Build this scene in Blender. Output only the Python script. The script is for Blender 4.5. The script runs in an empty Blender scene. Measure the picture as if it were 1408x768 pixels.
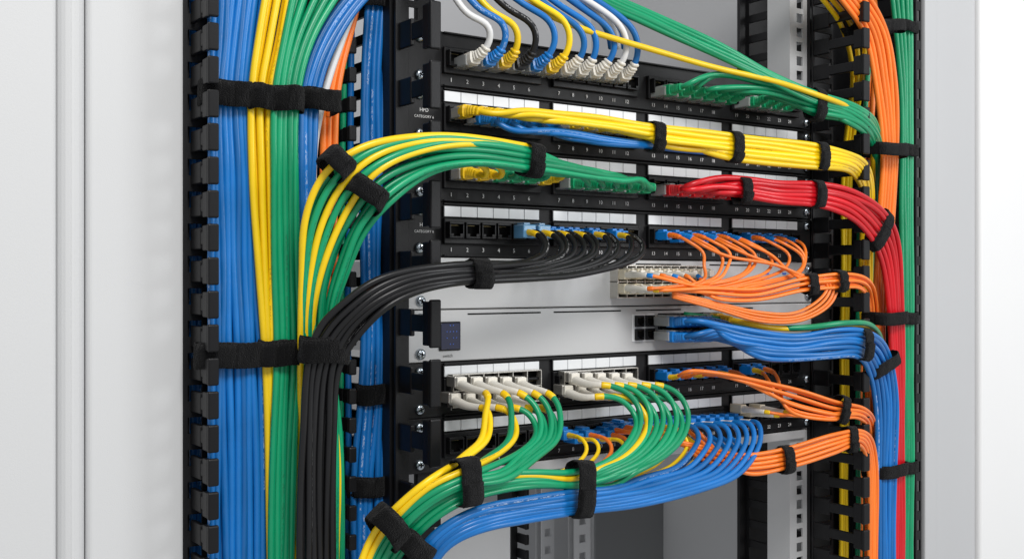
import bpy, bmesh, math, random
import numpy as np
from mathutils import Vector
random.seed(7); rng=np.random.default_rng(7)
SC=bpy.context.scene
COL=SC.collection
# ---------------------------------------------------------------- camera geometry
TH=math.radians(35); F=1496.0
Rv=np.array([math.cos(TH),-math.sin(TH),0]); Fv=np.array([math.sin(TH),math.cos(TH),0]); Uv=np.array([0,0,1.0])
CAM=-(0.875*Fv-0.0567*Rv)
def bp(px,py,Y=0.0):
    """survey point: where the sight line of a photo position meets the plane Y (metres in front of / behind the rack face)"""
    d=Fv+Rv*(px-704)/F+Uv*(384-py)/F
    return CAM+d*((Y-CAM[1])/d[1])
def Xof(px,Y=0): return bp(px,384,Y)[0]
def Zl(py): return (384-py)/1710.0
def SX(x): return 2840-2233/(1+.6555*x)
cam=bpy.data.cameras.new("camera"); co=bpy.data.objects.new("camera",cam); COL.objects.link(co)
co.location=CAM; co.rotation_euler=(math.radians(90),0,-TH); cam.sensor_width=36; cam.lens=F/1408*36
cam.clip_start=0.01; cam.clip_end=50; SC.camera=co
SC.view_settings.view_transform='Standard'
try: SC.view_settings.look='None'
except Exception: pass
# ---------------------------------------------------------------- materials
def M(name,col,rough=.5,metal=0,bump=0,bscale=400,var=0.0,vscale=30,coat=0,spec=.5,sheen=0,trans=0,prt=None,bd=.0008):
    m=bpy.data.materials.new(name); m.use_nodes=True; nt=m.node_tree; N=nt.nodes; L=nt.links
    b=N["Principled BSDF"]; b.inputs["Base Color"].default_value=(*col,1); b.inputs["Roughness"].default_value=rough
    b.inputs["Metallic"].default_value=metal; b.inputs["Specular IOR Level"].default_value=spec
    b.inputs["Coat Weight"].default_value=coat; b.inputs["Sheen Weight"].default_value=sheen
    b.inputs["Transmission Weight"].default_value=trans
    tc=N.new("ShaderNodeTexCoord"); src=None
    def math_(op,a,c=None):
        n=N.new("ShaderNodeMath"); n.operation=op
        for k,v in enumerate((a,c)):
            if v is None: continue
            if isinstance(v,(int,float)): n.inputs[k].default_value=v
            else: L.new(v,n.inputs[k])
        return n.outputs[0]
    oi=N.new("ShaderNodeObjectInfo")
    if var>0:
        nz=N.new("ShaderNodeTexNoise"); nz.inputs["Scale"].default_value=vscale; nz.inputs["Detail"].default_value=5
        L.new(tc.outputs["Object"],nz.inputs["Vector"])
        s=math_('ADD',math_('MULTIPLY',nz.outputs["Fac"],.7),math_('MULTIPLY',oi.outputs["Random"],.5))
        mr=N.new("ShaderNodeMapRange"); mr.inputs[1].default_value=.15; mr.inputs[2].default_value=1.0
        mr.inputs[3].default_value=1-var; mr.inputs[4].default_value=1+var
        L.new(s,mr.inputs[0])
        mx=N.new("ShaderNodeMix"); mx.data_type='RGBA'; mx.blend_type='MULTIPLY'; mx.inputs[0].default_value=1
        mx.inputs[6].default_value=(*col,1); L.new(mr.outputs[0],mx.inputs[7]); src=mx.outputs[2]
        mr2=N.new("ShaderNodeMapRange"); mr2.inputs[3].default_value=rough*.8; mr2.inputs[4].default_value=min(1,rough*1.25)
        L.new(nz.outputs["Fac"],mr2.inputs[0]); L.new(mr2.outputs[0],b.inputs["Roughness"])
    if prt is not None:
        uv=N.new("ShaderNodeUVMap"); sp=N.new("ShaderNodeSeparateXYZ"); L.new(uv.outputs[0],sp.inputs[0])
        pu=math_('FRACT',math_('ADD',sp.outputs[0],oi.outputs["Random"]))
        band=math_('LESS_THAN',math_('ABSOLUTE',math_('SUBTRACT',pu,.5)),.045)
        blk=math_('LESS_THAN',math_('FRACT',math_('ADD',math_('MULTIPLY',sp.outputs[1],6.),math_('MULTIPLY',oi.outputs["Random"],7.3))),.5)
        cb=N.new("ShaderNodeCombineXYZ"); L.new(math_('FLOOR',math_('MULTIPLY',sp.outputs[1],900)),cb.inputs[0]); L.new(math_('FLOOR',math_('MULTIPLY',pu,55)),cb.inputs[1])
        wn=N.new("ShaderNodeTexWhiteNoise"); L.new(cb.outputs[0],wn.inputs["Vector"])
        word=math_('GREATER_THAN',math_('FRACT',math_('MULTIPLY',sp.outputs[1],70)),.2)
        fac=math_('MULTIPLY',math_('MULTIPLY',band,blk),math_('MULTIPLY',math_('GREATER_THAN',wn.outputs["Value"],.5),math_('MULTIPLY',word,.5)))
        mp=N.new("ShaderNodeMix"); mp.data_type='RGBA'; L.new(fac,mp.inputs[0])
        if src is None: mp.inputs[6].default_value=(*col,1)
        else: L.new(src,mp.inputs[6])
        mp.inputs[7].default_value=(*prt,1); src=mp.outputs[2]
    if src is not None: L.new(src,b.inputs["Base Color"])
    if bump>0:
        nb=N.new("ShaderNodeTexNoise"); nb.inputs["Scale"].default_value=bscale; nb.inputs["Detail"].default_value=3
        L.new(tc.outputs["Object"],nb.inputs["Vector"])
        bm_=N.new("ShaderNodeBump"); bm_.inputs["Strength"].default_value=bump; bm_.inputs["Distance"].default_value=bd
        L.new(nb.outputs["Fac"],bm_.inputs["Height"]); L.new(bm_.outputs[0],b.inputs["Normal"])
    return m
MAT={
 'blue':M("blue_jacket",(.006,.145,.45),.32,var=.32,bump=.07,bscale=150,prt=(.6,.7,.85)),
 'green':M("green_jacket",(.002,.28,.12),.32,var=.30,bump=.07,bscale=150,prt=(.01,.1,.05)),
 'yellow':M("yellow_jacket",(.90,.60,.006),.33,var=.18,bump=.07,bscale=150,prt=(.2,.14,.02)),
 'orange':M("orange_jacket",(.90,.205,.022),.33,var=.18,bump=.07,bscale=150),
 'red':M("red_jacket",(.60,.007,.015),.31,var=.25,bump=.07,bscale=150),
 'black':M("black_jacket",(.008,.008,.009),.33,var=.3,bump=.1,bscale=150,prt=(.5,.5,.5),spec=.36),
 'white':M("white_jacket",(.72,.72,.72),.36,var=.08,bump=.08,bscale=150),
 'velcro':M("hook_and_loop_fabric",(.0055,.0055,.006),1.0,bump=1.0,bscale=1300,var=.7,vscale=700,sheen=.09,spec=.04,bd=.0018),
 'steel_black':M("black_powder_coat",(.008,.008,.009),.45,bump=.25,bscale=1800,var=.2,vscale=60,spec=.30),
 'plastic_black':M("black_plastic",(.006,.006,.007),.38,bump=.1,bscale=800,var=.2,spec=.27),
 'hole':M("dark_recess",(.002,.002,.002),.8,spec=.1),
 'gold':M("gold_contact",(.25,.2,.1),.4,metal=.9,var=.1),
 'silver':M("painted_grey_metal",(.50,.505,.51),.42,metal=.1,bump=.12,bscale=1500,var=.04,vscale=15),
 'tin':M("zinc_metal",(.52,.50,.46),.36,metal=.8,bump=.15,bscale=500,var=.2,vscale=90),
 'screw':M("screw_metal",(.45,.50,.55),.25,metal=1,var=.15,vscale=200),
 'label':M("label_paper",(.74,.76,.78),.3,var=.03),
 'ink':M("white_print",(.80,.80,.80),.6,var=.02),
 'darkink':M("dark_print",(.03,.03,.03),.6,var=.02),
 'wall':M("white_powder_coat",(.62,.625,.63),.6,bump=.15,bscale=1300,var=.015,vscale=6,spec=.25),
 'sidewall':M("bright_white_powder_coat",(.80,.80,.80),.5,bump=.2,bscale=1300,var=.02,vscale=6),
 'greywall':M("grey_powder_coat",(.50,.505,.515),.5,bump=.2,bscale=1300,var=.04,vscale=6),
 'backwall':M("cabinet_back_paint",(.50,.505,.52),.5,bump=.1,bscale=900,var=.04,vscale=5),
 'railgrey':M("rail_grey_paint",(.62,.625,.64),.5,bump=.1,bscale=900,var=.04,vscale=5),
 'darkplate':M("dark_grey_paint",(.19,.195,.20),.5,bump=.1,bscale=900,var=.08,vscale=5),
 'b_white':M("white_boot",(.74,.71,.64),.40,var=.06),
 'b_cream':M("cream_housing",(.70,.63,.48),.42,var=.1),
 'b_blue':M("blue_connector",(.006,.18,.55),.30,var=.28),
 'b_lblue':M("clear_blue_plastic",(.16,.40,.68),.2,var=.2,trans=.3),
 'b_green':M("green_boot",(.003,.29,.115),.30,var=.28),
 'b_yellow':M("yellow_boot",(.86,.55,.008),.30,var=.14),
 'b_orange':M("orange_boot",(.85,.18,.015),.33,var=.14),
 'b_red':M("red_boot",(.62,.007,.014),.30,var=.28),
 'b_black':M("black_boot",(.010,.010,.011),.38,var=.2,spec=.35),
 'clear':M("clear_polycarbonate",(.60,.62,.62),.12,var=.1,trans=.5),
 'screen':M("display_glass",(.008,.012,.05),.08,coat=1),
 'led':M("blue_indicator",(.05,.14,.6),.3),
}
# ---------------------------------------------------------------- object helpers
def mkobj(name,verts,faces,mats,origin=(0,0,0),parent=None,smooth=False,uv=None,midx=None):
    me=bpy.data.meshes.new(name); o=np.asarray(origin,float); v=np.asarray(verts,float)-o
    me.from_pydata(v.tolist(),[],[tuple(f) for f in faces])
    for m in mats: me.materials.append(MAT[m])
    if midx is not None: me.polygons.foreach_set("material_index",midx)
    if smooth: me.polygons.foreach_set("use_smooth",[True]*len(me.polygons))
    if uv is not None:
        l=me.uv_layers.new(name="UVMap"); l.data.foreach_set("uv",np.asarray(uv,float).ravel())
    me.update()
    ob=bpy.data.objects.new(name,me); COL.objects.link(ob)
    ob.location=Vector(o)-(parent.location if parent else Vector((0,0,0)))
    if parent: ob.parent=parent
    return ob
def tag(o,label,cat,group=None):
    o["label"]=label; o["category"]=cat
    if group: o["group"]=group
    return o
def empty(name,loc):
    e=bpy.data.objects.new(name,None); e.empty_display_size=.02; COL.objects.link(e); e.location=Vector(loc); return e
def boxes(name,bl,mats,origin=(0,0,0),parent=None):
    """bl: (x0,x1,y0,y1,z0,z1,bevel,mat)"""
    V=[];Fc=[];MI=[]
    for b in bl:
        x0,x1,y0,y1,z0,z1,bev,mi=b
        bm=bmesh.new(); bmesh.ops.create_cube(bm,size=1)
        for v in bm.verts:
            v.co=Vector(((x0+x1)/2+v.co.x*(x1-x0),(y0+y1)/2+v.co.y*(y1-y0),(z0+z1)/2+v.co.z*(z1-z0)))
        if bev>0: bmesh.ops.bevel(bm,geom=list(bm.edges),offset=bev,segments=(6 if bev>.004 else 2),affect='EDGES',profile=.5)
        bm.verts.index_update(); off=len(V)
        V+= [tuple(v.co) for v in bm.verts]
        for f in bm.faces: Fc.append([v.index+off for v in f.verts]); MI.append(mi)
        bm.free()
    return mkobj(name,V,Fc,mats,origin,parent,midx=MI)
_tc={}
def textgeo(s):
    if s in _tc: return _tc[s]
    cu=bpy.data.curves.new("t",'FONT'); cu.body=s; cu.size=1; cu.align_x='CENTER'; cu.align_y='CENTER'; cu.resolution_u=2
    ob=bpy.data.objects.new("t",cu); COL.objects.link(ob); dg=bpy.context.evaluated_depsgraph_get(); dg.update()
    me=bpy.data.meshes.new_from_object(ob.evaluated_get(dg)); v=[tuple(x.co) for x in me.vertices]; f=[list(p.vertices) for p in me.polygons]
    bpy.data.objects.remove(ob); bpy.data.meshes.remove(me); _tc[s]=(v,f); return v,f
def texts(name,items,mat,parent,origin):
    V=[];Fc=[]
    for s,x,y,z,size in items:
        v,f=textgeo(s); o=len(V); V+=[(x+a[0]*size,y,z+a[1]*size) for a in v]; Fc+=[[i+o for i in q] for q in f]
    return mkobj(name,V,Fc,[mat],origin,parent)
# ---------------------------------------------------------------- cable sweeping
def resample(ctrl,step=.004,smooth=6):
    P=[np.asarray(p,float) for p in ctrl]
    P=[P[0]]+[P[i] for i in range(1,len(P)) if np.linalg.norm(P[i]-P[i-1])>1e-4]
    P=[2*P[0]-P[1]]+P+[2*P[-1]-P[-2]]
    out=[]
    for i in range(1,len(P)-2):
        p0,p1,p2,p3=P[i-1:i+3]
        t0=0;t1=t0+np.linalg.norm(p1-p0)**.5;t2=t1+np.linalg.norm(p2-p1)**.5;t3=t2+np.linalg.norm(p3-p2)**.5
        for t in np.linspace(t1,t2,14,endpoint=False):
            A1=(t1-t)/(t1-t0)*p0+(t-t0)/(t1-t0)*p1;A2=(t2-t)/(t2-t1)*p1+(t-t1)/(t2-t1)*p2;A3=(t3-t)/(t3-t2)*p2+(t-t2)/(t3-t2)*p3
            B1=(t2-t)/(t2-t0)*A1+(t-t0)/(t2-t0)*A2;B2=(t3-t)/(t3-t1)*A2+(t-t1)/(t3-t1)*A3
            out.append((t2-t)/(t2-t1)*B1+(t-t1)/(t2-t1)*B2)
    out.append(P[-2]); Q=np.array(out)
    d=np.r_[0,np.cumsum(np.linalg.norm(np.diff(Q,axis=0),axis=1))]
    n=max(4,int(d[-1]/step)+1); s=np.linspace(0,d[-1],n)
    Q=np.stack([np.interp(s,d,Q[:,k]) for k in range(3)],1)
    for _ in range(smooth): Q[2:-2]=.5*Q[2:-2]+.25*(Q[1:-3]+Q[3:-1])
    return Q
def arclen(Q): return np.r_[0,np.cumsum(np.linalg.norm(np.diff(Q,axis=0),axis=1))]
def sub(Q,a,b,step=.0008):
    d=arclen(Q); s=np.linspace(a,min(b,d[-1]),max(3,int((b-a)/step)))
    return np.stack([np.interp(s,d,Q[:,k]) for k in range(3)],1),s
def sweep(Q,rad,ns=12,sq=2.0,asp=1.0,rot=0):
    n=len(Q); T=np.gradient(Q,axis=0); T/=np.linalg.norm(T,axis=1)[:,None]+1e-12
    up=np.array([0,0,1.0]) if abs(T[0][2])<.9 else np.array([1.0,0,0])
    u=up-T[0]*np.dot(up,T[0]); u/=np.linalg.norm(u)
    a=(np.arange(ns)+rot)*2*math.pi/ns
    ca,sa=np.cos(a),np.sin(a)
    k=(np.abs(ca)**sq+np.abs(sa)**sq)**(-1/sq); cx=ca*k*asp; sy=sa*k
    V=np.zeros((n,ns,3))
    for i in range(n):
        u=u-T[i]*np.dot(u,T[i]); u/=np.linalg.norm(u); w=np.cross(T[i],u)
        V[i]=Q[i]+rad[i]*(cx[:,None]*w+sy[:,None]*u)
    V=V.reshape(-1,3); L=arclen(Q); faces=[];uv=[]
    for i in range(n-1):
        for j in range(ns):
            j2=(j+1)%ns; faces.append((i*ns+j,i*ns+j2,(i+1)*ns+j2,(i+1)*ns+j))
            uv+=[(j/ns,L[i]),((j+1)/ns,L[i]),((j+1)/ns,L[i+1]),(j/ns,L[i+1])]
    faces.append(tuple(range(ns-1,-1,-1))); faces.append(tuple((n-1)*ns+j for j in range(ns)))
    uv+=[(0,0)]*ns*2
    return V,faces,uv
STY={ # body w,h,len,mat ; boot start,end,r0,r1,mat,ribs,sq ; ring
 'rj':lambda c:dict(b=(.0118,.0085,.019,'clear'),boot=(.0145,.037,.0052,.0034,'b_'+c,True,5),hood=True),
 'lc':lambda c:dict(b=(.0098,.0085,.020,'b_blue'),boot=(.018,.034,.0026,.0018,'b_'+c,True,2)),
 'lcn':lambda c:dict(b=(.0066,.0080,.019,'b_blue'),boot=(.017,.032,.0028,.0022,'b_'+c,True,2)),
 'sfp':lambda c:dict(b=(.0105,.0085,.012,'tin'),boot=(.010,.045,.0043,.0024,'b_white',False,2.6),ring=(.045,.052,.0026,'b_'+c)),
 'slc':lambda c:dict(b=(.0075,.0085,.014,'b_cream'),boot=(.012,.040,.0036,.0020,'b_white',False,2.6),ring=(.040,.045,.0021,'b_'+c)),
}
NC=0
GR="patch cables dressed in the rack"
def cable(pts,col,r,where,plug=None,plug_end=None,pcol=None):
    global NC; NC+=1
    Q=resample(pts)
    L=arclen(Q); ph=rng.uniform(0,6.28,3)
    amp=np.minimum(1,np.maximum(0,(L-.06)/.05))*(.00045 if r>.0022 else .00025)
    for k in range(3): Q[:,k]+=amp*np.sin(L*(30+8*k)+ph[k])
    nm="fibre_cable" if r<.0022 else "network_cable"
    V,Fc,uv=sweep(Q,np.full(len(Q),r),12)
    o=mkobj(nm,V,Fc,[col],Q[0],smooth=True,uv=uv)
    tag(o,f"{col} {'thin fibre' if r<.0022 else 'network'} cable {where}","cable",GR)
    for sty,QQ in ((plug,Q),(plug_end,Q[::-1])):
        if not sty: continue
        s=STY[sty](pcol or col); p=QQ[0]; w,h,ln,bm=s['b']
        bl=[(p[0]-w/2,p[0]+w/2,p[1]-ln,p[1]+.001,p[2]-h/2,p[2]+h/2,.0008,0)]
        if sty=='rj': bl.append((p[0]-.003,p[0]+.003,p[1]-ln-.004,p[1]-.001,p[2]+h/2,p[2]+h/2+.0016,.0003,0))
        if sty in('lc','lcn'): bl.append((p[0]-w/2+.0008,p[0]+w/2-.0008,p[1]-ln*.7,p[1]-.002,p[2]+h/2-.0003,p[2]+h/2+.0018,.0004,0)); 
        if sty=='sfp': bl.append((p[0]-.0045,p[0]+.0045,p[1]-ln-.003,p[1]-ln,p[2]-.0038,p[2]+.0038,.0006,1))
        ob=boxes("plug",bl,[bm,'b_white'],origin=p,parent=o)
        a,b,r0,r1,mt,ribs,sq=s['boot']
        S,ss=sub(QQ,a,b); t=(ss-a)/(b-a); rad=r0+(r1-r0)*t**.8
        if 'hood' in s: rad=np.where(t<.40,r0,np.where(t<.48,r0*.62,r0*.80+(r1-r0*.80)*(t-.48)/.52))
        if ribs: rad=rad*np.where((t>.5)&((ss*1000/2.8)%1<.36),.80,1)
        rad=np.maximum(rad,r*1.06)
        V2,F2,u2=sweep(S,rad,16 if sty=='rj' else 20,sq); mkobj("boot",V2,F2,[mt],S[0],o,smooth=(sty!='rj'),uv=u2)
        if 'ring' in s:
            a,b,r0,mt=s['ring']; S,ss=sub(QQ,a,b); V2,F2,u2=sweep(S,np.full(len(S),max(r0,r*1.2)),12); mkobj("crimp_sleeve",V2,F2,[mt],S[0],o,smooth=True)
    return o
def slots(n,rows,r):
    """(s, depth) for a packed bundle"""
    out=[]
    if rows==1: cnt=[n]
    elif rows==2: cnt=[(n+1)//2,n//2]
    else:
        a=n//3; cnt=[a,n-2*a,a]
    for k,c in enumerate(cnt):
        dep=(k-(rows-1)/2)*1.75*r
        span=1.0 if (rows<3 and k==0) or (rows==3 and k==1) else 1-1/max(c+.5,2)
        for j in range(c):
            s=.5+span*((j/(c-1) if c>1 else .5)-.5); out.append((s,dep))
    out.sort(key=lambda q:q[0]); return out
def bundle(A,B,Y,n,rows,r,cols,where,pre=None,plug=None,pcols=None,srange=(0,1),cut=None,lo=None,jit=.05):
    if not isinstance(Y,(list,tuple)): Y=[Y]*len(A)
    sl=slots(n,rows,r)
    for i,(s,dep) in enumerate(sl):
        s=srange[0]+(srange[1]-srange[0])*s
        pts=[];lim=1e9;low=-1e9
        p=pre(i,s) if pre else []
        if cut and pre: lim=cut(i)
        if lo: low=lo(i)
        for k in range(len(A)):
            ss=s+random.uniform(-jit,jit)
            px=A[k][0]+(B[k][0]-A[k][0])*ss; py=A[k][1]+(B[k][1]-A[k][1])*ss
            if (px>lim or px<low) and k<len(A)-3: continue
            pts.append(bp(px,py,Y[k]+dep+random.uniform(-.0004,.0004)))
        c=cols[i%len(cols)] if isinstance(cols,list) else cols
        pc=(pcols[i%len(pcols)] if pcols else c)
        cable(list(p)+pts,c,r,where,plug=(plug(i) if callable(plug) else plug),pcol=pc)
def strap(px,py,Y,ang,hw,thick,ln=.017,what="around a bundle of cables"):
    a=math.radians(ang); c=bp(px,py,Y); ca,sa=math.cos(a),math.sin(a)
    T=bp(px+ca*8,py+sa*8,Y)-c; T/=np.linalg.norm(T)
    e=bp(px-sa*hw,py+ca*hw,Y)-c; a_=np.linalg.norm(e)+.0004; e=e-T*np.dot(e,T); e/=np.linalg.norm(e)
    nrm=np.cross(T,e); 
    if nrm[1]>0: nrm=-nrm
    b_=thick*.45; ns=120
    def ring(off,x,arc=None,jt=.00022):
        out=[]
        for j in range(ns if arc is None else arc[2]):
            t=2*math.pi*j/ns if arc is None else arc[0]+(arc[1]-arc[0])*j/(arc[2]-1)
            q=3.2; k=(abs(math.cos(t))**q+abs(math.sin(t))**q)**(-1/q)
            w=off+.00022*math.sin(5*t+px)+.0002*math.sin(11*t+py+x*300)+random.uniform(-jt,jt)
            out.append(c+T*(x+.0006*math.sin(3*t+px)+random.uniform(-jt,jt))+e*math.cos(t)*(a_*k+w)+nrm*math.sin(t)*(b_*k+w))
        return out
    V=[];Fc=[]
    prof=[(-ln/2,0),(-ln/2,.0006),(-ln/2+.001,.0009)]+[(ln*f,.0011) for f in (-.38,-.28,-.18,-.09,0,.09,.18,.28,.38)]+[(ln/2-.001,.0009),(ln/2,.0006),(ln/2,0)]
    for x,off in prof: V+=ring(off,x)
    for i in range(len(prof)-1):
        for j in range(ns):
            j2=(j+1)%ns; Fc.append((i*ns+j,i*ns+j2,(i+1)*ns+j2,(i+1)*ns+j))
    m=34; a0=random.uniform(.1,.7); arc=(a0,a0+random.uniform(.9,1.5),m); base=len(V)
    prof2=[(-ln/2+.0006,.0009),(-ln/2+.0006,.0017),(-ln*.2,.0020),(ln*.2,.0020),(ln/2-.0006,.0017),(ln/2-.0006,.0009)]
    for x,off in prof2: V+=ring(off,x+.0007,arc)
    for i in range(len(prof2)-1):
        for j in range(m-1): Fc.append((base+i*m+j,base+i*m+j+1,base+(i+1)*m+j+1,base+(i+1)*m+j))
    for j in (0,m-1): Fc.append(tuple(base+i*m+j for i in range(len(prof2))))
    o=mkobj("cable_strap",V,Fc,['velcro'],c,smooth=True)
    tag(o,"black hook-and-loop strap wrapped "+what,"cable strap","straps around the cable bundles")
# ---------------------------------------------------------------- rack units
TOPS=dict(A=43,B=120,C=200,D=278,E=354,F=426,G=498,H=573,I=648)
order="ABCDEFGHI"
XL,XR=-.0365,.4500
def portX(k): m,j=divmod(k,6); return m*.1096+.0085+j*.0155
def portZ(row): return Zl(TOPS[row]+38)
def P(row,k,dz=0): return np.array([portX(k),-.004,portZ(row)+dz])
def jackmesh():
    w,h=.0069,.0066; bl=[]
    bl+=[(-w,w,-.006,0,.0045,h,.0004,0),(-w,w,-.006,0,-h,-.0050,.0004,0),(-w,-.0056,-.006,0,-.0050,.0045,.0003,0),(.0056,w,-.006,0,-.0050,.0045,.0003,0)]
    bl+=[(-.0056,-.0032,-.006,0,-.0050,-.0030,0,0),(.0032,.0056,-.006,0,-.0050,-.0030,0,0)]
    bl+=[(-.0056,.0056,-.0012,-.0006,-.0049,.0044,0,1)]
    for i in range(8): x=-.0035+i*.001; bl.append((x-.00018,x+.00018,-.0026,-.0014,.0034,.0038,0,2))
    o=boxes("port",bl,['plastic_black','hole','gold']); me=o.data; bpy.data.objects.remove(o); return me
JM=jackmesh()
def screwmesh():
    V=[];Fc=[];MI=[];ns=24
    prof=[(.0001,-.0032),(.0022,-.0031),(.0036,-.0025),(.0043,-.0012),(.0044,0)]
    for rr,y in prof:
        for j in range(ns): t=2*math.pi*j/ns; V.append((rr*math.cos(t),y,rr*math.sin(t)))
    for i in range(len(prof)-1):
        for j in range(ns): j2=(j+1)%ns; Fc.append((i*ns+j,i*ns+j2,(i+1)*ns+j2,(i+1)*ns+j)); MI.append(0)
    o=mkobj("s",V,Fc,['screw','hole'],midx=MI,smooth=True); me=o.data; bpy.data.objects.remove(o)
    bmm=bmesh.new(); bmm.from_mesh(me)
    for sx,sz in ((.0021,.0005),(.0005,.0021)):
        g=bmesh.ops.create_cube(bmm,size=1)['verts']
        for v in g: v.co=Vector((v.co.x*2*sx,-.0031+v.co.y*.0006-(.00005 if sx>sz else 0),v.co.z*2*sz))
        for f in {f for v in g for f in v.link_faces}: f.material_index=1; f.smooth=False
    bmm.to_mesh(me); bmm.free(); return me
SM=screwmesh()
def child(name,me,loc,parent):
    o=bpy.data.objects.new(name,me); COL.objects.link(o); o.parent=parent; o.location=Vector(loc)-parent.location; return o
def screws(par,row,z0,z1,y):
    for x in (-.0205,.4415):
        for z in (z0-(z0-z1)*.16,z1+(z0-z1)*.16):
            s=child("screw",SM,(x,y,z),par); s.rotation_euler=(0,random.uniform(0,3),0)
for row in "ABCDGH":
    z0=Zl(TOPS[row]); z1=Zl(TOPS[order[order.index(row)+1]])+.0006
    org=np.array([.2,0,z1])
    body=boxes("patch_panel",[(XL,XR,0,.0025,z1,z0,.0006,0),(.002,.436,.0025,.085,z1+.001,z0-.001,.0005,0)]+
        [(m*.1096+.0002,m*.1096+.0975,-.0042,-.0001,z1+.0105,z0-.0125,.0008,1) for m in range(4)]+
        [(.001,.437,-.003,-.0001,z0-.0018,z0-.0004,.0003,0),(.001,.437,-.003,-.0001,z1+.0006,z1+.0018,.0003,0)],
        ['steel_black','plastic_black'],origin=org)
    tag(body,"black twenty-four port patch panel with white label strips","patch panel","patch panels screwed to the rack")
    for m in range(4):
        if row=='A': continue
        x0=m*.1096+.001; cells=[(x0-.0008,x0+.0955,-.0022,0,z0-.0120,z0-.0024,.0003,1)]
        for j in range(6): cells.append((x0+j*.0158,x0+j*.0158+.0153,-.0032,-.002,z0-.0114,z0-.0030,.0003,0))
        boxes("label_strip",cells,['label','plastic_black'],origin=(x0,0,z0-.011),parent=body)
    for k in range(24): child("port",JM,(portX(k),-.0042,portZ(row)),body)
    it=[(str(k+1),portX(k),-.0012,z1+.0058,.0047) for k in range(24)]
    texts("port_numbers",it,'ink',body,org)
    if row in "BD":
        texts("panel_lettering",[("HPD",-.0165,-.0006,(z0+z1)/2+.0032,.0042),("CATEGORY 6",-.0165,-.0006,(z0+z1)/2-.0020,.0030)],'ink',body,org)
    screws(body,row,z0,z1,-.0001)
for row in "EF":
    z0=Zl(TOPS[row]); z1=Zl(TOPS[order[order.index(row)+1]])+.0009; org=np.array([.2,0,z1])
    bl=[(XL,XR,-.0015,.002,z1,z0,.0009,0),(.002,.436,.002,.25,z1+.001,z0-.001,.0005,0)]
    body=boxes("network_switch",bl,['silver'],origin=org)
    tag(body,"pale grey metal network switch "+("with a row of fibre transceivers" if row=="E" else "with small display and copper ports"),"network switch")
    for a,b in ((.024,.098),(.112,.188),(.206,.262),(.30,.36)):
        boxes("vent_slot",[(a,b,-.0018,-.0014,z0-.0042,z0-.0030,0,0)],['hole'],origin=(a,0,z0-.004),parent=body)
    screws(body,row,z0,z1,-.0016)
    if row=="F":
        x0,x1=Xof(602),Xof(631); zt,zb=Zl(442),Zl(482)
        boxes("display",[(x0,x1,-.0030,-.0012,zb,zt,.0008,2),(x0+.0012,x1-.0012,-.0036,-.0028,zb+.0012,zt-.0012,.0003,0)]+[(x0+.0060+.0030*i,x0+.0068+.0030*i,-.0039,-.0035,zb+.005+.005*j,zb+.0058+.005*j,0,1) for i in range(4) for j in range(4) if (i*j+i+j)%3],['screen','led','plastic_black'],origin=(x0,0,zb),parent=body)
        texts("model_lettering",[("switch",Xof(614),-.0022,Zl(489),.0036)],'darkink',body,org)
        xa,xb=Xof(867),Xof(898); ztt=bp(880,431)[2]; zbb=bp(880,469)[2]
        boxes("port_frame",[(xa,xb,-.0024,-.001,zbb,ztt,.0006,0)],['label'],origin=(xa,0,zbb),parent=body)
        for u in (.27,.73):
            for v in (.26,.74):
                child("port",JM,(xa+(xb-xa)*u,-.0024,zbb+(ztt-zbb)*v),body).scale=(.70,.55,.78)
        xa,xb=Xof(903),Xof(985)
        boxes("port_frame",[(xa,xb,-.004,-.001,zbb,ztt,.0006,0)],['plastic_black'],origin=(xa,0,zbb),parent=body)
        for i in range(4):
            for v in (.26,.74): child("port",JM,(xa+.010+i*.0145,-.004,zbb+(ztt-zbb)*v),body)
    else:
        xa,xb=Xof(838),Xof(956); ztt=bp(845,365)[2]; zbb=bp(845,409)[2]
        fr=[(xa,xb,-.0022,-.001,zbb,ztt,.0003,1)]
        n=10
        for i in range(n+1):
            x=xa+(xb-xa)*i/n; fr.append((x-.0006,x+.0006,-.012,-.001,zbb,ztt,.0002,0))
        for z in (zbb,(zbb+ztt)/2,ztt): fr.append((xa-.0006,xb+.0006,-.0115,-.001,z-.0006,z+.0006,.0002,0))
        boxes("transceiver_cage",fr,['tin','hole'],origin=(xa,0,zbb),parent=body)
        for i in range(n):
            x=xa+(xb-xa)*(i+.5)/n
            for z in ((zbb+ztt)/2+(ztt-zbb)*.25,(zbb+ztt)/2-(ztt-zbb)*.25):
                boxes("transceiver",[(x-.0036,x+.0036,-.024,-.003,z-.0040,z+.0040,.0008,0),(x-.0028,x+.0028,-.0275,-.0235,z-.0030,z+.0030,.0006,1),(x-.0012,x+.0012,-.0262,-.014,z+.0039,z+.0050,.0004,1)],['b_cream','b_white'],origin=(x,0,z),parent=body)
        for i in range(4):
            z=bp(1060,376)[2]
            boxes("indicator_light",[(Xof(1050+12*i),Xof(1055+12*i),-.0022,-.001,z-.001,z+.001,.0002,0)],['led'],origin=(Xof(1050+12*i),0,z),parent=body)
for pa,pb,ya,yb in ((612,732,514,558),(764,864,510,544)):
    xa,xb=Xof(pa),Xof(pb); zt=bp(pa,ya)[2]; zb=bp(pa,yb)[2]
    fr=[(xa,xb,-.0062,-.005,zb,zt,.0002,1)]; n=6
    for i in range(n+1):
        x=xa+(xb-xa)*i/n; fr.append((x-.0004,x+.0004,-.013,-.0045,zb,zt,.0001,0))
    for z in (zb,(zb+zt)/2,zt): fr.append((xa-.0004,xb+.0004,-.0125,-.0045,z-.0004,z+.0004,.0001,0))
    o=boxes("transceiver_cage",fr,['tin','hole'],origin=(xa,0,zb))
    tag(o,"metal transceiver cage clipped over patch panel ports","transceiver cage","metal transceiver cages")
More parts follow.
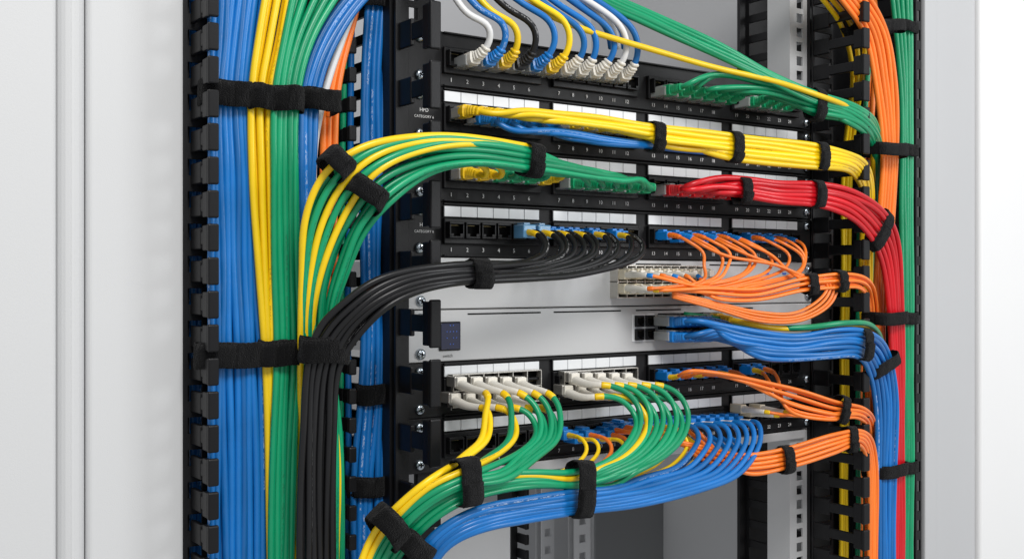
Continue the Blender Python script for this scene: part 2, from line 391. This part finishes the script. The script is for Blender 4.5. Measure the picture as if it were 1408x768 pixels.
z0=Zl(649); z1=Zl(664)
o=boxes("equipment_tray",[(XL+.037,XR-.01,-.001,.20,z1,z0,.0008,0)],['silver'],origin=(.2,0,z1))
tag(o,"thin pale grey metal tray under the lowest patch panel","tray")
# ---------------------------------------------------------------- rails
def rail(name,x0,x1,Y,ztop,zbot,mat,hole=.0095,pitch=.0148,label="",lip=True):
    cx=(x0+x1)/2; t=.002
    bl=[(x0,cx-hole/2,Y,Y+t,zbot,ztop,0,0),(cx+hole/2,x1,Y,Y+t,zbot,ztop,0,0)]
    z=zbot
    while z<ztop:
        bl.append((cx-hole/2,cx+hole/2,Y,Y+t,z,min(z+pitch-hole,ztop),0,0)); z+=pitch
    if lip: bl.append((x0,x0+t,Y+t,Y+.03,zbot,ztop,0,0)); bl.append((x1-t,x1,Y+t,Y+.03,zbot,ztop,0,0))
    else: bl.append((x0,x1,Y+.012,Y+.013,zbot,ztop,0,1))
    o=boxes(name,bl,[mat,'greywall'],origin=(cx,Y,zbot)); tag(o,label,"rack rail"); return o
rail("mounting_rail",Xof(1086,.004),Xof(1113,.004),.004,.45,-.45,'silver',label="upright metal mounting rail with square holes")
rail("mounting_rail",-.045,-.004,.004,.45,-.45,'steel_black',label="upright black mounting rail beside the cable manager")
for pa,pb,Y in ((1034,1060,.35),(745,762,.35),(790,812,.30)):
    rail("rear_rail",Xof(pa,Y),Xof(pb,Y),Y,(-.16 if pa<900 else .6),-.6,'railgrey',hole=.010,pitch=.022,lip=False,label="grey perforated rail at the back of the cabinet")
# ---------------------------------------------------------------- cable managers
def fingermesh(L,h=.011,cap=.033,t=.0028,cw=.0078):
    bl=[(-t/2,t/2,-L,.0,-h/2,h/2,.0009,0),(-t/2-.0004,t/2+.0004,-.020,.0,-h*.8,h*.8,.0009,0),
        (-t/2-.0008,cw-.0008,-L-.003,-L+.0006,-cap/2,cap/2,.0012,0),(-t/2-.0005,t/2+.0005,-L+.0004,-L+.010,-cap*.46,cap*.46,.0009,0),
        (cw-.0030,cw-.0009,-L-.0025,-L+.0045,-cap*.42,cap*.42,.0007,0)]
    o=boxes("finger",bl,['plastic_black']); me=o.data; bpy.data.objects.remove(o); return me
FM=fingermesh(.047,h=.013,cap=.036,cw=.0080); FML=fingermesh(.034,h=.009,cap=.0185,cw=.0062); FMR=fingermesh(.060,h=.010,cap=.0205,cw=.0085,t=.0032)
def comb(par,X,Y,mesh,zoff,pitch=.04445,N=9):
    for i in range(-N,N+1):
        child("finger",mesh,(X,Y,zoff+i*pitch),par)
def spine(X,Y0,Y1,t=.003,pitch=.0222,bar=.008):
    bl=[(X-t/2,X+t/2,Y0,Y0+.004,-.45,.45,0,0),(X-t/2,X+t/2,Y1-.004,Y1,-.45,.45,0,0)]
    z=-.45
    while z<.45: bl.append((X-t/2,X+t/2,Y0+.004,Y1-.004,z,z+bar,0,0)); z+=pitch
    return bl
def ladder(x0,x1,Y,t=.002,pitch=.0222,bar=.009,side=.0025):
    bl=[(x0,x0+side,Y,Y+t,-.45,.45,0,0),(x1-side,x1,Y,Y+t,-.45,.45,0,0)]; z=-.45
    while z<.45: bl.append((x0+side,x1-side,Y,Y+t,z,z+bar,0,0)); z+=pitch
    return bl
mL=empty("cable_manager",(-.12,.09,-.45)); tag(mL,"black upright cable manager with rows of plastic fingers","cable manager","upright cable managers")
xo=Xof(256); xi=-.0400
boxes("channel",[(xo,xi,.088,.092,-.45,.45,0,0)]+spine(xo,-.002,.088)+ladder(Xof(251,-.0095),Xof(285,-.0095),-.0095,side=.0035,bar=.011)+spine(xi-.0005,.0,.088)+[(xi-.004,xi+.008,-.004,-.001,-.45,.45,.0005,0)],['steel_black'],origin=(-.12,.09,-.45),parent=mL)
comb(mL,xo+.0015,-.0096,FML,.0055,pitch=.0222,N=18); comb(mL,xi,-.004,FM,.0115)
xr=Xof(458,.03); 
boxes("inner_comb",[(xr-.002,xr+.001,.03,.088,-.45,.45,0,0)],['steel_black'],origin=(xr,.03,-.45),parent=mL)
comb(mL,xr,.03,fingermesh(.03,h=.006,cap=.012,cw=.005),.0,pitch=.0222,N=18)
mR=empty("cable_manager",(.54,.09,-.45)); tag(mR,"black upright cable manager with rows of plastic fingers","cable manager","upright cable managers")
xo=Xof(1254); xi=Xof(1115)
boxes("channel",[(xi-.012,xo+.012,.088,.092,-.45,.45,0,0),(xo+.005,xo+.0065,-.002,.088,-.45,.45,0,0)]+spine(xo+.004,.0,.088,t=.0015)+spine(xi,.0,.088)+ladder(xi-.002,xi+.030,-.0045,pitch=.0262,bar=.014)+ladder(xo+.002,Xof(1267,-.0035),-.0035,side=.0022,bar=.010),['steel_black'],origin=(.54,.09,-.45),parent=mR)
comb(mR,xi,-.0046,FMR,.0035,pitch=.0262,N=16)
# ---------------------------------------------------------------- cabinet
cab=empty("server_cabinet",(.2,.3,-.6)); tag(cab,"white and grey steel server cabinet standing open around the rack","server cabinet")
xa=Xof(251); xb=Xof(114); xc=Xof(66)
boxes("front_frame",[(xb,xa-.0005,-.010,.02,-.6,.6,.0045,0)],['wall'],origin=(xb,0,-.6),parent=cab)
boxes("door_edge",[(xc+.003,xb-.0004,-.0135,.03,-.6,.6,.010,0)],['wall'],origin=(xc,0,-.6),parent=cab)
boxes("door",[(xc-.35,xc+.0030,-.012,.01,-.6,.6,.0045,0)],['wall'],origin=(xc,0,-.6),parent=cab)
xa=Xof(1268); xb=Xof(1285); xc=Xof(1344)
boxes("front_frame",[(xa,xb,-.004,.03,-.6,.6,.002,0),(xb+.0006,xc,.002,.03,-.6,.6,.003,0)],['greywall'],origin=(xa,0,-.6),parent=cab)
boxes("side_panel",[(xc+.001,xc+.5,-.004,.03,-.6,.6,.005,0)],['sidewall'],origin=(xc,0,-.6),parent=cab)
boxes("back_panel",[(-.5,1.6,.62,.63,-.9,.9,0,0)],['backwall'],origin=(.2,.62,-.9),parent=cab)
YB=.45
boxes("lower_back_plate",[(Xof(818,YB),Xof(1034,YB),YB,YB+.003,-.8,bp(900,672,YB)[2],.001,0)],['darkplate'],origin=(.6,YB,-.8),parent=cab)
boxes("lit_opening_panel",[(Xof(560,.24),Xof(702,.24),.24,.243,-.6,bp(600,700,.24)[2],.001,0)],['sidewall'],origin=(.1,.24,-.6),parent=cab)  # added white panel, its pale colour stands for the brightly lit opening low down
boxes("side_wall",[(.660,.668,.032,.62,-.9,.9,0,0)],['greywall'],origin=(.66,.3,-.9),parent=cab)
rc=empty("rear_cable_comb",(Xof(710,.3),.3,-.6)); tag(rc,"small black cable comb at the back of the cabinet","cable manager")
boxes("channel",[(Xof(703,.3),Xof(712,.3),.3,.33,-.6,-.235,.001,0)],['steel_black'],origin=rc.location,parent=rc)
FMt=fingermesh(.016,h=.007,cap=.012,cw=.004)
for i in range(8): child("finger",FMt,(Xof(712,.3),.3,-.25-.018*i),rc)
# ---------------------------------------------------------------- cables : upright left channel
LV="running down the upright cable manager"
bundle([(297,-30),(293,60),(290,133),(291,250),(291,370),(291,485),(291,600),(291,800)],
       [(364,-30),(351,60),(341,133),(349,250),(351,370),(357,485),(361,600),(361,800)],-.027,17,2,.00265,'blue',LV,jit=.035)
bundle([(264,-30),(264,200),(265,400),(264,600),(264,800)],[(292,-30),(292,200),(292,400),(292,600),(292,800)],.008,7,2,.0027,'blue',LV,jit=.03)
bundle([(370,-30),(355,60),(345,133),(348,250),(356,370),(364,485),(368,600),(374,800)],
       [(402,-30),(386,60),(371,133),(371,250),(373,370),(375,485),(379,600),(408,800)],-.032,6,2,.0026,['yellow'],LV,jit=.03)
bundle([(408,-30),(390,60),(378,133),(377,250),(378,370),(380,485),(376,600),(374,800)],
       [(480,-30),(428,55),(408,133),(407,250),(408,370),(411,485),(404,600),(398,800)],-.036,10,2,.0026,['green'],LV,jit=.04)
bundle([(500,-30),(452,30),(426,85),(415,137),(414,200),(416,300),(416,480),(420,800)],
       [(530,-30),(485,20),(450,80),(434,137),(430,200),(428,300),(430,480),(430,800)],-.022,7,2,.0026,['blue'],LV)
cable([bp(x,y,-.012) for x,y in ((505,-30),(480,30),(458,90),(442,145),(432,200),(430,260),(436,400),(440,800))],'white',.0027,LV)
bundle([(482,-30),(470,40),(456,90),(445,137),(443,200),(442,330),(442,800)],
       [(500,-30),(484,40),(470,90),(463,137),(462,200),(460,330),(460,800)],-.006,6,2,.0025,['orange'],LV)
bundle([(508,-30),(500,100),(498,250),(499,400),(496,540),(486,667),(487,800)],
       [(544,-30),(535,100),(535,250),(535,400),(532,540),(525,667),(523,800)],.020,12,2,.0026,'blue',"in the rear of the upright channel",jit=.04)
for i,x in enumerate((470,480)):
    cable([bp(x+4,-30,.03),bp(x,300,.03),bp(x-2,500,.03),bp(x,800,.03)],('green','blue')[i],.0027,"in the rear of the upright channel")
W1="sweeping in a wide arc across panels"
gk=[6,6,7,7,8,8,9,9,9,10,10,10,11,11]
gplug={0,2,4,6,9,12}
gp=[SX(portX(k)) for k in gk]
def pre(i,s):
    q=gp[i]; p=P('C',gk[i],-.004-.0005*(i%2)); py=259
    return [p,p+np.array([0,-.032,0]),bp(min(q+44,890),py-1,-.050),bp(min(q+40,887),py-11-3*s,-.056)]
bundle([(862,243),(830,232),(735,208),(650,193),(570,192),(500,208),(450,245),(426,300),(418,380),(416,480),(418,600),(412,800)],
       [(862,250),(830,246),(735,235),(650,226),(590,238),(535,275),(502,320),(478,375),(460,430),(458,500),(466,600),(468,800)],
       [-.056,-.06,-.07,-.08,-.08,-.078,-.07,-.058,-.052,-.045,-.036,-.036],14,3,.00245,['green'],W1,pre=pre,plug=lambda i:'rj' if i in gplug else None,cut=lambda i:gp[i]+20,jit=.035)
bundle([(735,203),(650,189),(570,187),(498,202),(446,240),(420,300),(415,380),(414,480),(414,600),(408,800)],
       [(735,212),(650,198),(580,206),(520,235),(485,275),(455,335),(435,400),(430,480),(462,600),(462,800)],
       [-.070,-.084,-.090,-.088,-.078,-.068,-.058,-.048,-.036,-.036],5,1,.00245,['yellow','green','yellow','green','yellow'],W1,jit=.03)
for i,(k,c) in enumerate(zip(range(6),('yellow','yellow','green','green','green','yellow'))):
    p=P('C',k,-.002); s0=608+portX(k)*1370
    cable([p,p+np.array([0,-.034,0]),bp(s0+48,247,-.05),bp(s0+54,234,-.052),bp(s0+30,222,-.055),bp(s0-10,218,-.06)],c,.0026,"plugged into a patch panel",plug='rj')
kq=[708,714,728,740,749,760,772,781,800,809,832,841]
kx=[random.uniform(-5,5) for _ in kq]
def pre(i,s):
    q=kq[i]; e=kx[i]; p=bp(q,320+(q-700)*.03,-.004)
    L=[p,p+np.array([0,-.030,-.001]),bp(q+42+e,336,-.047),bp(q+38+e,350+e*.3,-.053),bp(q+8,361+5*s,-.058),bp(q-52,369+10*s,-.064),bp(q-105,368+14*s,-.070)]
    if q<775: L=L[:6] if q>735 else L[:5]
    return L
bundle([(664,363),(620,364),(560,372),(510,390),(472,417),(442,447),(424,490),(416,600),(413,800)],
       [(664,386),(620,392),(575,399),(535,419),(503,445),(482,470),(467,505),(459,600),(456,800)],
       [-.074,-.082,-.084,-.082,-.076,-.068,-.063,-.062,-.062],12,2,.0024,'black',"curving from patch panel into the channel",pre=pre,plug='lcn',pcols=['yellow','black'],jit=.05)
for k in (4,5):
    p=P('D',k)
    boxes_=boxes("clear_plug",[(p[0]-.0065,p[0]+.0065,-.024,-.004,p[2]-.0055,p[2]+.0055,.001,0),(p[0]-.003,p[0]+.003,-.020,-.006,p[2]+.0055,p[2]+.0072,.0003,0)],['b_lblue'],origin=p)
    tag(boxes_,"clear pale blue plug seated in a patch panel port","plug")
kB=[0,1,1,2,3,6,7,8,9,10,11,11]
def preB(i,s):
    p=P('B',kB[i]); sx=SX(p[0])
    return [p,p+np.array([0,-.034,.0]),bp(sx+56,384-(384-160)*(1-(sx-607)/2233)-4+6*s,-.048)]
bundle([(720,151),(760,156),(830,163),(900,173),(1000,185),(1110,199),(1160,208),(1188,222),(1200,262),(1198,330),(1196,500)],
       [(720,176),(760,182),(830,192),(900,204),(1000,217),(1110,229),(1150,232),(1172,238),(1186,265),(1184,330),(1184,500)],
       [-.050,-.052,-.055,-.060,-.065,-.075,-.078,-.065,-.035,-.01,.0],12,2,.0026,'yellow',"running across the front of the panels",pre=preB,plug=lambda i:None if i in(2,11) else 'rj',lo=lambda i:SX(portX(kB[i]))+72,jit=.04)
def preB2(i,s):
    p=P('B',i+1,-.003); sx=SX(p[0])
    return [p,p+np.array([0,-.034,-.002]),bp(sx+54,178+i*2,-.046)]
bundle([(765,180),(830,190),(900,198),(1000,208),(1080,215)],[(765,186),(830,197),(900,202),(1000,212),(1080,218)],[-.050,-.052,-.055,-.062,-.07],5,1,.0025,'blue',"running across the front of the panels",pre=preB2,plug='rj',lo=lambda i:SX(portX(i+1))+68)
def preR(i,s):
    p=P('C',12+i%6,-.0045); sx=SX(p[0])
    return [p,p+np.array([0,-.034,.0]),bp(sx+46,261+(s-.5)*10,-.050)]
bundle([(985,245),(1035,247),(1070,251),(1120,254),(1170,262),(1212,288),(1234,330),(1240,430),(1241,600),(1241,800)],
       [(985,264),(1035,272),(1070,277),(1120,280),(1162,293),(1192,318),(1212,360),(1223,430),(1229,600),(1226,800)],
       [-.054,-.058,-.062,-.074,-.078,-.07,-.055,-.048,-.046,-.046],11,2,.0026,'red',"running across the panels and down the channel",pre=preR,plug=lambda i:'rj' if i<6 else None,lo=lambda i:SX(portX(12+i%6))+62,jit=.04)
def preG(i,s):
    p=P('A',12+i,-.0065); sx=SX(p[0])
    return [p,p+np.array([0,-.034,.001]),bp(sx+44,118+(sx-890)*.11,-.046)]
bundle([(980,102),(1060,116),(1120,134),(1170,150),(1202,176),(1212,215),(1210,300),(1206,500)],
       [(980,118),(1060,140),(1112,158),(1160,166),(1190,184),(1202,220),(1200,300),(1198,500)],
       [-.052,-.058,-.068,-.072,-.06,-.03,-.01,.0],10,2,.0025,'green',"running across the top panel",pre=preG,plug='rj',lo=lambda i:SX(portX(12+i))+62,jit=.035)
bundle([(770,-60),(835,-10),(900,20),(1000,68),(1060,100),(1120,128),(1180,148),(1208,180),(1214,300),(1214,500)],
       [(750,-60),(815,0),(890,34),(1000,84),(1060,112),(1118,140),(1175,160),(1200,190),(1206,300),(1206,500)],
       [-.02,-.03,-.045,-.06,-.066,-.074,-.072,-.045,-.01,0],5,1,.0025,['green'],"hanging diagonally across the open bay",jit=.06)
cable([bp(x,y,Y) for x,y,Y in ((640,-60,-.02),(700,-8,-.03),(770,28,-.04),(850,54,-.048),(940,82,-.055),(1050,108,-.066),(1115,128,-.078),(1165,146,-.074),(1195,170,-.05),(1200,300,-.01),(1195,500,0))],'yellow',.0026,"hanging diagonally across the open bay")
cl=['white','blue','yellow','black','blue','yellow','blue','blue','blue','white','blue']
bc=['white','blue','yellow','black','blue','yellow','white','white','white','white','white']
for i in range(11):
    sx=628+(i*21.5 if i<6 else 129+(i-6)*19.5)
    base=88+(sx-628)*.105
    p=np.array([Xof(sx),-.004,bp(sx,base,-.004)[2]])
    k=i/10; ex=sx+45+random.uniform(-4,4); ty=random.uniform(-7,5)
    cable([p,p+np.array([0,-.018,0.001]),bp(sx+33,base-12,-.034),bp(ex+1,base-34,-.042),bp(ex-4,base-60-4*k+ty,-.045),bp(ex-30-22*k,20-14*k+ty,-.040),bp(ex-62-50*k,-22-8*k,-.03),bp(ex-100-70*k,-60,-.02)],cl[i],.0027,"looping upward from the top patch panel",plug='rj',pcol=bc[i])
for i in range(3):
    cable([bp(840+i*9,66,-.02),bp(835+i*10,40,-.03),bp(800+i*8,8,-.035),bp(740+i*8,-30,-.03)],['blue','white','blue'][i],.0026,"looping upward from the top patch panel")
# ---------------------------------------------------------------- orange fibre
OW="looping between patch panel and transceivers"
for i in range(10):
    p=P('D',12+i); sx=SX(p[0]); py=328+(sx-890)*.02
    ex=849+(i%5)*17; ey=378 if i>=5 else 396
    e=bp(ex,ey,-.006)
    w1=(18,26,20,30,22,28,20,24,20,16)[i]; dr=(0,4,-2,5,1,4,-1,3,0,2)[i]
    cable([p,p+np.array([0,-.028,0]),bp(sx+46+w1*.3,py+5,-.046),bp(min(sx+56+w1,1108),py+20+dr,-.053),bp(min(sx+50+w1,1104),py+38+dr,-.058),bp((sx+50+w1+985)/2,py+52+i*.8,-.060),bp(968,386+i*1.6,-.057),e+np.array([0,-.044,-.0005]),e+np.array([0,-.022,0]),e],'orange',.0015,OW,plug='lcn',plug_end='slc',pcol='blue' if i%2 else 'orange')
for i in range(3):
    p=P('D',13+2*i,-.002); sx=SX(p[0])
    cable([p,p+np.array([0,-.028,0]),bp(sx+50,336,-.048),bp(sx+85,352,-.056),bp(1068+i*6,364+i*3,-.064),bp(1110,380+i*3,-.072),bp(1160,382+i*3,-.077),bp(1192,388,-.066),bp(1206,420,-.03),bp(1204,600,-.02),bp(1204,800,-.02)],'orange',.0015,"running from patch panel into the channel",plug='lcn',pcol='blue')
def preO(i,s):
    p=bp(858+i*13,397,-.006); return [p,p+np.array([0,-.022,0]),p+np.array([0,-.046,-.001])]
bundle([(975,396),(1040,398),(1105,382),(1160,377),(1194,384),(1206,420),(1206,500),(1206,800)],
       [(975,408),(1040,413),(1108,398),(1162,394),(1184,396),(1196,430),(1196,500),(1196,800)],
       [-.060,-.064,-.072,-.078,-.072,-.04,-.03,-.03],6,2,.0016,'orange',"running from transceivers into the channel",pre=preO,plug='slc',pcols=['yellow'],jit=.05)
bundle([(925,402),(985,416),(1045,430),(1095,430),(1130,408),(1140,390),(1110,382)],
       [(925,408),(985,424),(1045,441),(1105,440),(1146,415),(1152,388),(1112,378)],
       [-.052,-.06,-.066,-.072,-.076,-.076,-.074],4,1,.0015,'orange',"hanging in a low loop below the transceivers",jit=.05)
# ---------------------------------------------------------------- blue row F
def preF(i,s):
    q=906+ (i//2)*9; py=441 if i%2==0 else 461
    p=bp(q,py,-.006); return [p,p+np.array([0,-.032,0]),bp(q+48,py+(s-.3)*10+2,-.054)]
bundle([(1000,449),(1050,458),(1100,461),(1150,454),(1194,456),(1220,482),(1232,540),(1230,640),(1229,800)],
       [(990,478),(1040,489),(1090,494),(1140,491),(1178,490),(1198,520),(1205,570),(1205,640),(1205,800)],
       [-.062,-.068,-.072,-.080,-.080,-.064,-.054,-.052,-.052],14,2,.0025,'blue',"running from the switch into the channel",pre=preF,plug=lambda i:'rj' if i<12 else None,lo=lambda i:906+(i//2)*9+62,jit=.04)
p=bp(966,437,-.006)
cable([p,p+np.array([0,-.03,0]),bp(1018,442,-.052),bp(1060,450,-.06),bp(1110,452,-.07),bp(1160,446,-.08),bp(1205,455,-.06),bp(1215,520,-.03)],'yellow',.0026,"running from the switch into the channel",plug='rj')
cable([bp(x,y,Y) for x,y,Y in ((940,432,-.01),(985,438,-.03),(1050,449,-.05),(1110,450,-.075),(1165,444,-.086),(1200,448,-.07),(1216,500,-.03),(1216,600,-.02))],'green',.0027,"running from the switch into the channel")
# ---------------------------------------------------------------- row G white boots and lower trunk
LW="drooping from transceivers into the lower bundle"
TA=[(850,650),(795,643),(735,639),(690,639),(640,641),(590,661),(545,698),(512,735),(486,800)]
TB=[(850,664),(795,668),(735,668),(690,672),(640,687),(600,708),(566,740),(548,765),(528,800)]
TY=[-.088,-.096,-.104,-.106,-.108,-.102,-.090,-.08,-.075]
q1=[614,622,634,644,654,664,674,684,694,704]; t1=[674,667,710,703,738,744,750,758,764,771]
def preL(i,s):
    q=q1[i]; t=t1[i]; up=i%2; py=523 if up else 545
    p=bp(q,py,-.006); ty=(546 if up else 558)+(t-q-40)*.12
    return [p,p+np.array([0,-.036,-.005]),bp(q+48,py+14,-.050),bp((q+48+t)/2+4,ty,-.058),bp(t,ty+22,-.066),bp(t-3,603,-.078),bp(t-30,626,-.090)]
bundle(TA,TB,TY,10,2,.0024,['yellow','yellow','yellow','green','green','green','green','green','green','green'],LW,pre=preL,plug='sfp',pcols=['yellow'],srange=(0,.6),cut=lambda i:t1[i]-50,jit=.035)
q2=[768,777,786,795,804,813,822,832,841,850]; t2=[876,880,890,894,903,912,922,930,938,946]
def preM(i,s):
    q=q2[i]; t=t2[i]; up=i%2; py=517 if up else 534
    p=bp(q,py,-.006); ty=(536 if up else 547)
    return [p,p+np.array([0,-.036,-.005]),bp(q+48,py+11,-.050),bp((q+48+t)/2+6,ty,-.058),bp(t,ty+26,-.066),bp(t-4,597,-.078),bp(t-32,628,-.087),bp(t-80,644+8*s,-.092)]
bundle(TA,TB,[y+.006 for y in TY],10,2,.0024,['green','green','yellow','green','green','green','green','green','green','green'],LW,pre=preM,plug='sfp',pcols=['yellow'],srange=(.36,1),cut=lambda i:t2[i]-95,jit=.04)
q3=[908+13*i for i in range(8)]; t3=[962,978,992,1005,1017,1028,1038,1047]
def preN(i,s):
    q=q3[i]; t=t3[i]; py=580-(q-908)*.06
    p=bp(q,py,-.006)
    return [p,p+np.array([0,-.030,-.001]),bp((q+30+t)/2+4,py+3,-.048),bp(t,py+20,-.056),bp(t-5,612+5*s,-.063),bp(t-30,641+9*s,-.072),bp(t-85,658+16*s,-.080)]
bundle([(895,662),(850,669),(795,675),(720,686),(655,698),(610,722),(584,748),(560,800)],
       [(895,690),(850,698),(795,705),(720,714),(665,726),(622,745),(602,768),(590,800)],
       [-.086,-.09,-.094,-.1,-.104,-.098,-.09,-.08],8,1,.0024,'blue',"drooping from panel into the lower bundle",pre=preN,plug='lcn',pcols=['blue','white'],jit=.025,cut=lambda i:t3[i]-105)
bundle([(925,655),(895,664),(850,671),(795,677),(720,688),(657,700),(612,724),(586,750),(562,800)],
       [(925,670),(895,686),(850,696),(795,703),(720,712),(664,724),(620,744),(600,767),(588,800)],
       [-.075,-.079,-.083,-.088,-.094,-.098,-.092,-.084,-.075],7,1,.0024,['blue','yellow','blue','blue','blue','blue','blue'],"running inside the lower blue bundle",pre=lambda i,s:[bp(930+12*i,600,-.02),bp(952+12*i,618,-.042),bp(938+8*i,642,-.062)],jit=.03)
for i in range(5):
    q=762+i*15; p=bp(q,594+(i%2)*5,-.006); e=random.uniform(-4,4)
    cable([p,p+np.array([0,-.03,0]),bp(q+42+e,602,-.05),bp(q+52+e,615,-.055),bp(q+40+e,632,-.06),bp(q+10,648,-.075),bp(q-60,655,-.085)],['yellow','yellow','orange','yellow','orange'][i],.0017,LW,plug='lc')
for i in range(3):
    q=842+i*22; p=bp(q,584-i,-.006)
    cable([p,p+np.array([0,-.03,0]),bp(q+42,590,-.05),bp(q+62,606,-.054),bp(q+48,630,-.06),bp(q+20,648,-.070),bp(q-40,660,-.075)],['orange','yellow','yellow'][i],.0017,LW,plug='lcn')
def preO4(i,s):
    p=P('G',12+i,.001); sx=SX(p[0]); return [p,p+np.array([0,-.030,0]),bp(sx+44,512+(sx-890)*.05+(s-.5)*6,-.046)]
bundle([(1085,532),(1150,552),(1192,562),(1205,600),(1205,800)],
       [(1080,562),(1140,576),(1182,574),(1196,610),(1196,800)],[-.062,-.074,-.070,-.04,-.03],8,2,.0017,'orange',"running from patch panel into the channel",pre=preO4,plug='lcn',pcols=['yellow','orange'],jit=.04)
def preO5(i,s):
    q=828+i*12; p=bp(q,588-(q-828)*.06,-.006); return [p,p+np.array([0,-.028,0]),bp(q+40,594-(q-828)*.03+s*6,-.046)]
bundle([(965,614),(1020,624),(1080,618),(1150,597),(1188,592),(1203,620),(1205,800)],
       [(945,626),(1020,648),(1080,644),(1150,620),(1180,609),(1193,640),(1194,800)],[-.056,-.062,-.07,-.078,-.074,-.060,-.056],9,2,.0019,'orange',"running from the lowest panel into the channel",pre=preO5,plug='lcn',lo=lambda i:828+i*12+50,jit=.05)
for i in range(4):
    q=1008+i*13; p=bp(q,560+(i%2)*5,-.006)
    cable([p,p+np.array([0,-.022,0]),p+np.array([0,-.044,0]),bp(q+72,570,-.058),bp(1120,572+i,-.068),bp(1160,566+i*2,-.076),bp(1190,572,-.066),bp(1200,640,-.03),bp(1200,800,-.03)],'orange',.0015,"running from the lowest panel into the channel",plug='slc',pcol='yellow')
# ---------------------------------------------------------------- right upright channel
RVW="running down the far upright channel"
bundle([(1222,-40),(1234,60),(1239,133),(1240,300),(1240,450),(1241,640),(1240,800)],[(1252,-40),(1253,60),(1253,133),(1253,300),(1254,450),(1254,640),(1253,800)],-.024,9,2,.0026,'green',RVW,jit=.03)
bundle([(1110,-60),(1150,-10),(1188,45),(1203,110),(1214,200),(1210,300),(1204,400),(1202,500),(1200,800)],
       [(1150,-60),(1190,-10),(1220,45),(1230,110),(1233,200),(1228,300),(1216,400),(1214,500),(1212,800)],[-.06,-.06,-.055,-.05,-.042,-.034,-.03,-.03,-.03],11,2,.0026,['orange'],RVW,jit=.035)
bundle([(1082,-60),(1125,-8),(1156,35),(1172,100),(1162,200),(1158,400),(1156,800)],[(1110,-60),(1150,-8),(1184,35),(1186,100),(1172,200),(1166,400),(1163,800)],[-.05,-.045,-.03,.010,.066,.074,.078],3,1,.0026,['yellow'],RVW)
bundle([(1180,-60),(1195,20),(1190,150),(1182,300),(1180,800)],[(1190,-60),(1205,20),(1200,150),(1194,300),(1192,800)],-.0,4,2,.0027,['green','orange'],RVW)
# ---------------------------------------------------------------- straps
strap(311,130,-.030,90,34,.020,.0175,"around upright blue cables"); strap(360,135,-.033,90,17,.020,.0175); strap(395,137,-.037,90,18,.020,.0175); strap(436,140,-.020,90,26,.030,.016)
strap(316,487,-.030,90,45,.020,.0175,"around upright blue cables"); strap(376,484,-.034,90,17,.020,.0175); strap(396,484,-.0375,90,20,.020,.0175); strap(446,481,-.062,94,31,.018,.0175,"around black cables")
strap(515,-2,.020,90,23,.018,.016); strap(514,541,.020,92,22,.018,.016); strap(505,667,.020,92,23,.018,.016)
strap(729,220,-.071,12,20,.025,.013,"around green cables"); strap(463,225,-.083,134,19,.019,.015,"around yellow and green cables"); strap(501,267,-.078,122,26,.027,.015,"around green cables")
strap(658,376,-.076,2,18,.018,.0155,"around black cables")
strap(900,188,-.060,8,18,.017,.0125,"around yellow cables"); strap(1008,202,-.066,8,19,.017,.0125,"around yellow cables"); strap(1126,215,-.077,6,17,.017,.0125,"around yellow cables")
strap(1020,262,-.057,2,16,.017,.0125,"around red cables"); strap(1121,267,-.0745,6,17,.017,.0125,"around red cables"); strap(1209,316,-.064,50,21,.017,.0135,"around red cables")
strap(1121,144,-.069,16,19,.019,.013,"around green cables")
strap(1113,390,-.072,-8,12,.014,.012,"around orange fibre cables"); strap(1153,386,-.077,0,13,.015,.012,"around orange fibre cables")
strap(1186,473,-.081,6,20,.018,.013,"around blue cables"); strap(1214,501,-.062,76,19,.018,.012,"around blue cables")
strap(1156,562,-.074,20,16,.015,.012,"around orange fibre cables"); strap(1079,631,-.070,-8,16,.015,.013,"around orange fibre cables"); strap(1168,603,-.076,-4,15,.014,.012,"around orange fibre cables")
strap(641,661,-.107,-12,29,.019,.0165,"around yellow and green cables"); strap(797,671,-.096,0,36,.021,.0165,"around green and blue cables")
strap(534,724,-.088,134,26,.021,.0165,"around green cables"); strap(569,754,-.088,126,21,.021,.0165,"around blue cables")
strap(1217,36,-.045,86,24,.018,.012); strap(1180,24,-.035,60,22,.02,.012); strap(1246,38,-.024,90,11,.016,.012)
for yy in (207,437,641):
    strap(1247,yy,-.024,90,10,.016,.013); strap(1217,yy+(0 if yy!=641 else 3),-.044,90,21,.034,.013)
strap(1176,207,.012,90,24,.03,.012)
# ---------------------------------------------------------------- lights
w=bpy.data.worlds.new("World"); SC.world=w; w.use_nodes=True
bg=w.node_tree.nodes["Background"]; bg.inputs[0].default_value=(.97,.985,1,1); bg.inputs[1].default_value=.50
def area(loc,target,size,sy,energy,col=(1,1,1)):
    l=bpy.data.lights.new("softbox",'AREA'); l.shape='RECTANGLE'; l.size=size; l.size_y=sy; l.energy=energy; l.color=col
    o=bpy.data.objects.new("softbox_lamp",l); COL.objects.link(o); o.location=loc
    o.rotation_euler=(Vector(target)-Vector(loc)).to_track_quat('-Z','Y').to_euler()
area((-.30,-1.55,1.25),(.15,0,0),.8,.55,29,(1,.985,.965))
area((1.2,-1.4,.5),(.35,0,0),.5,.9,11,(.97,.985,1))
print("CABLES",NC,"OBJ",len(bpy.data.objects))
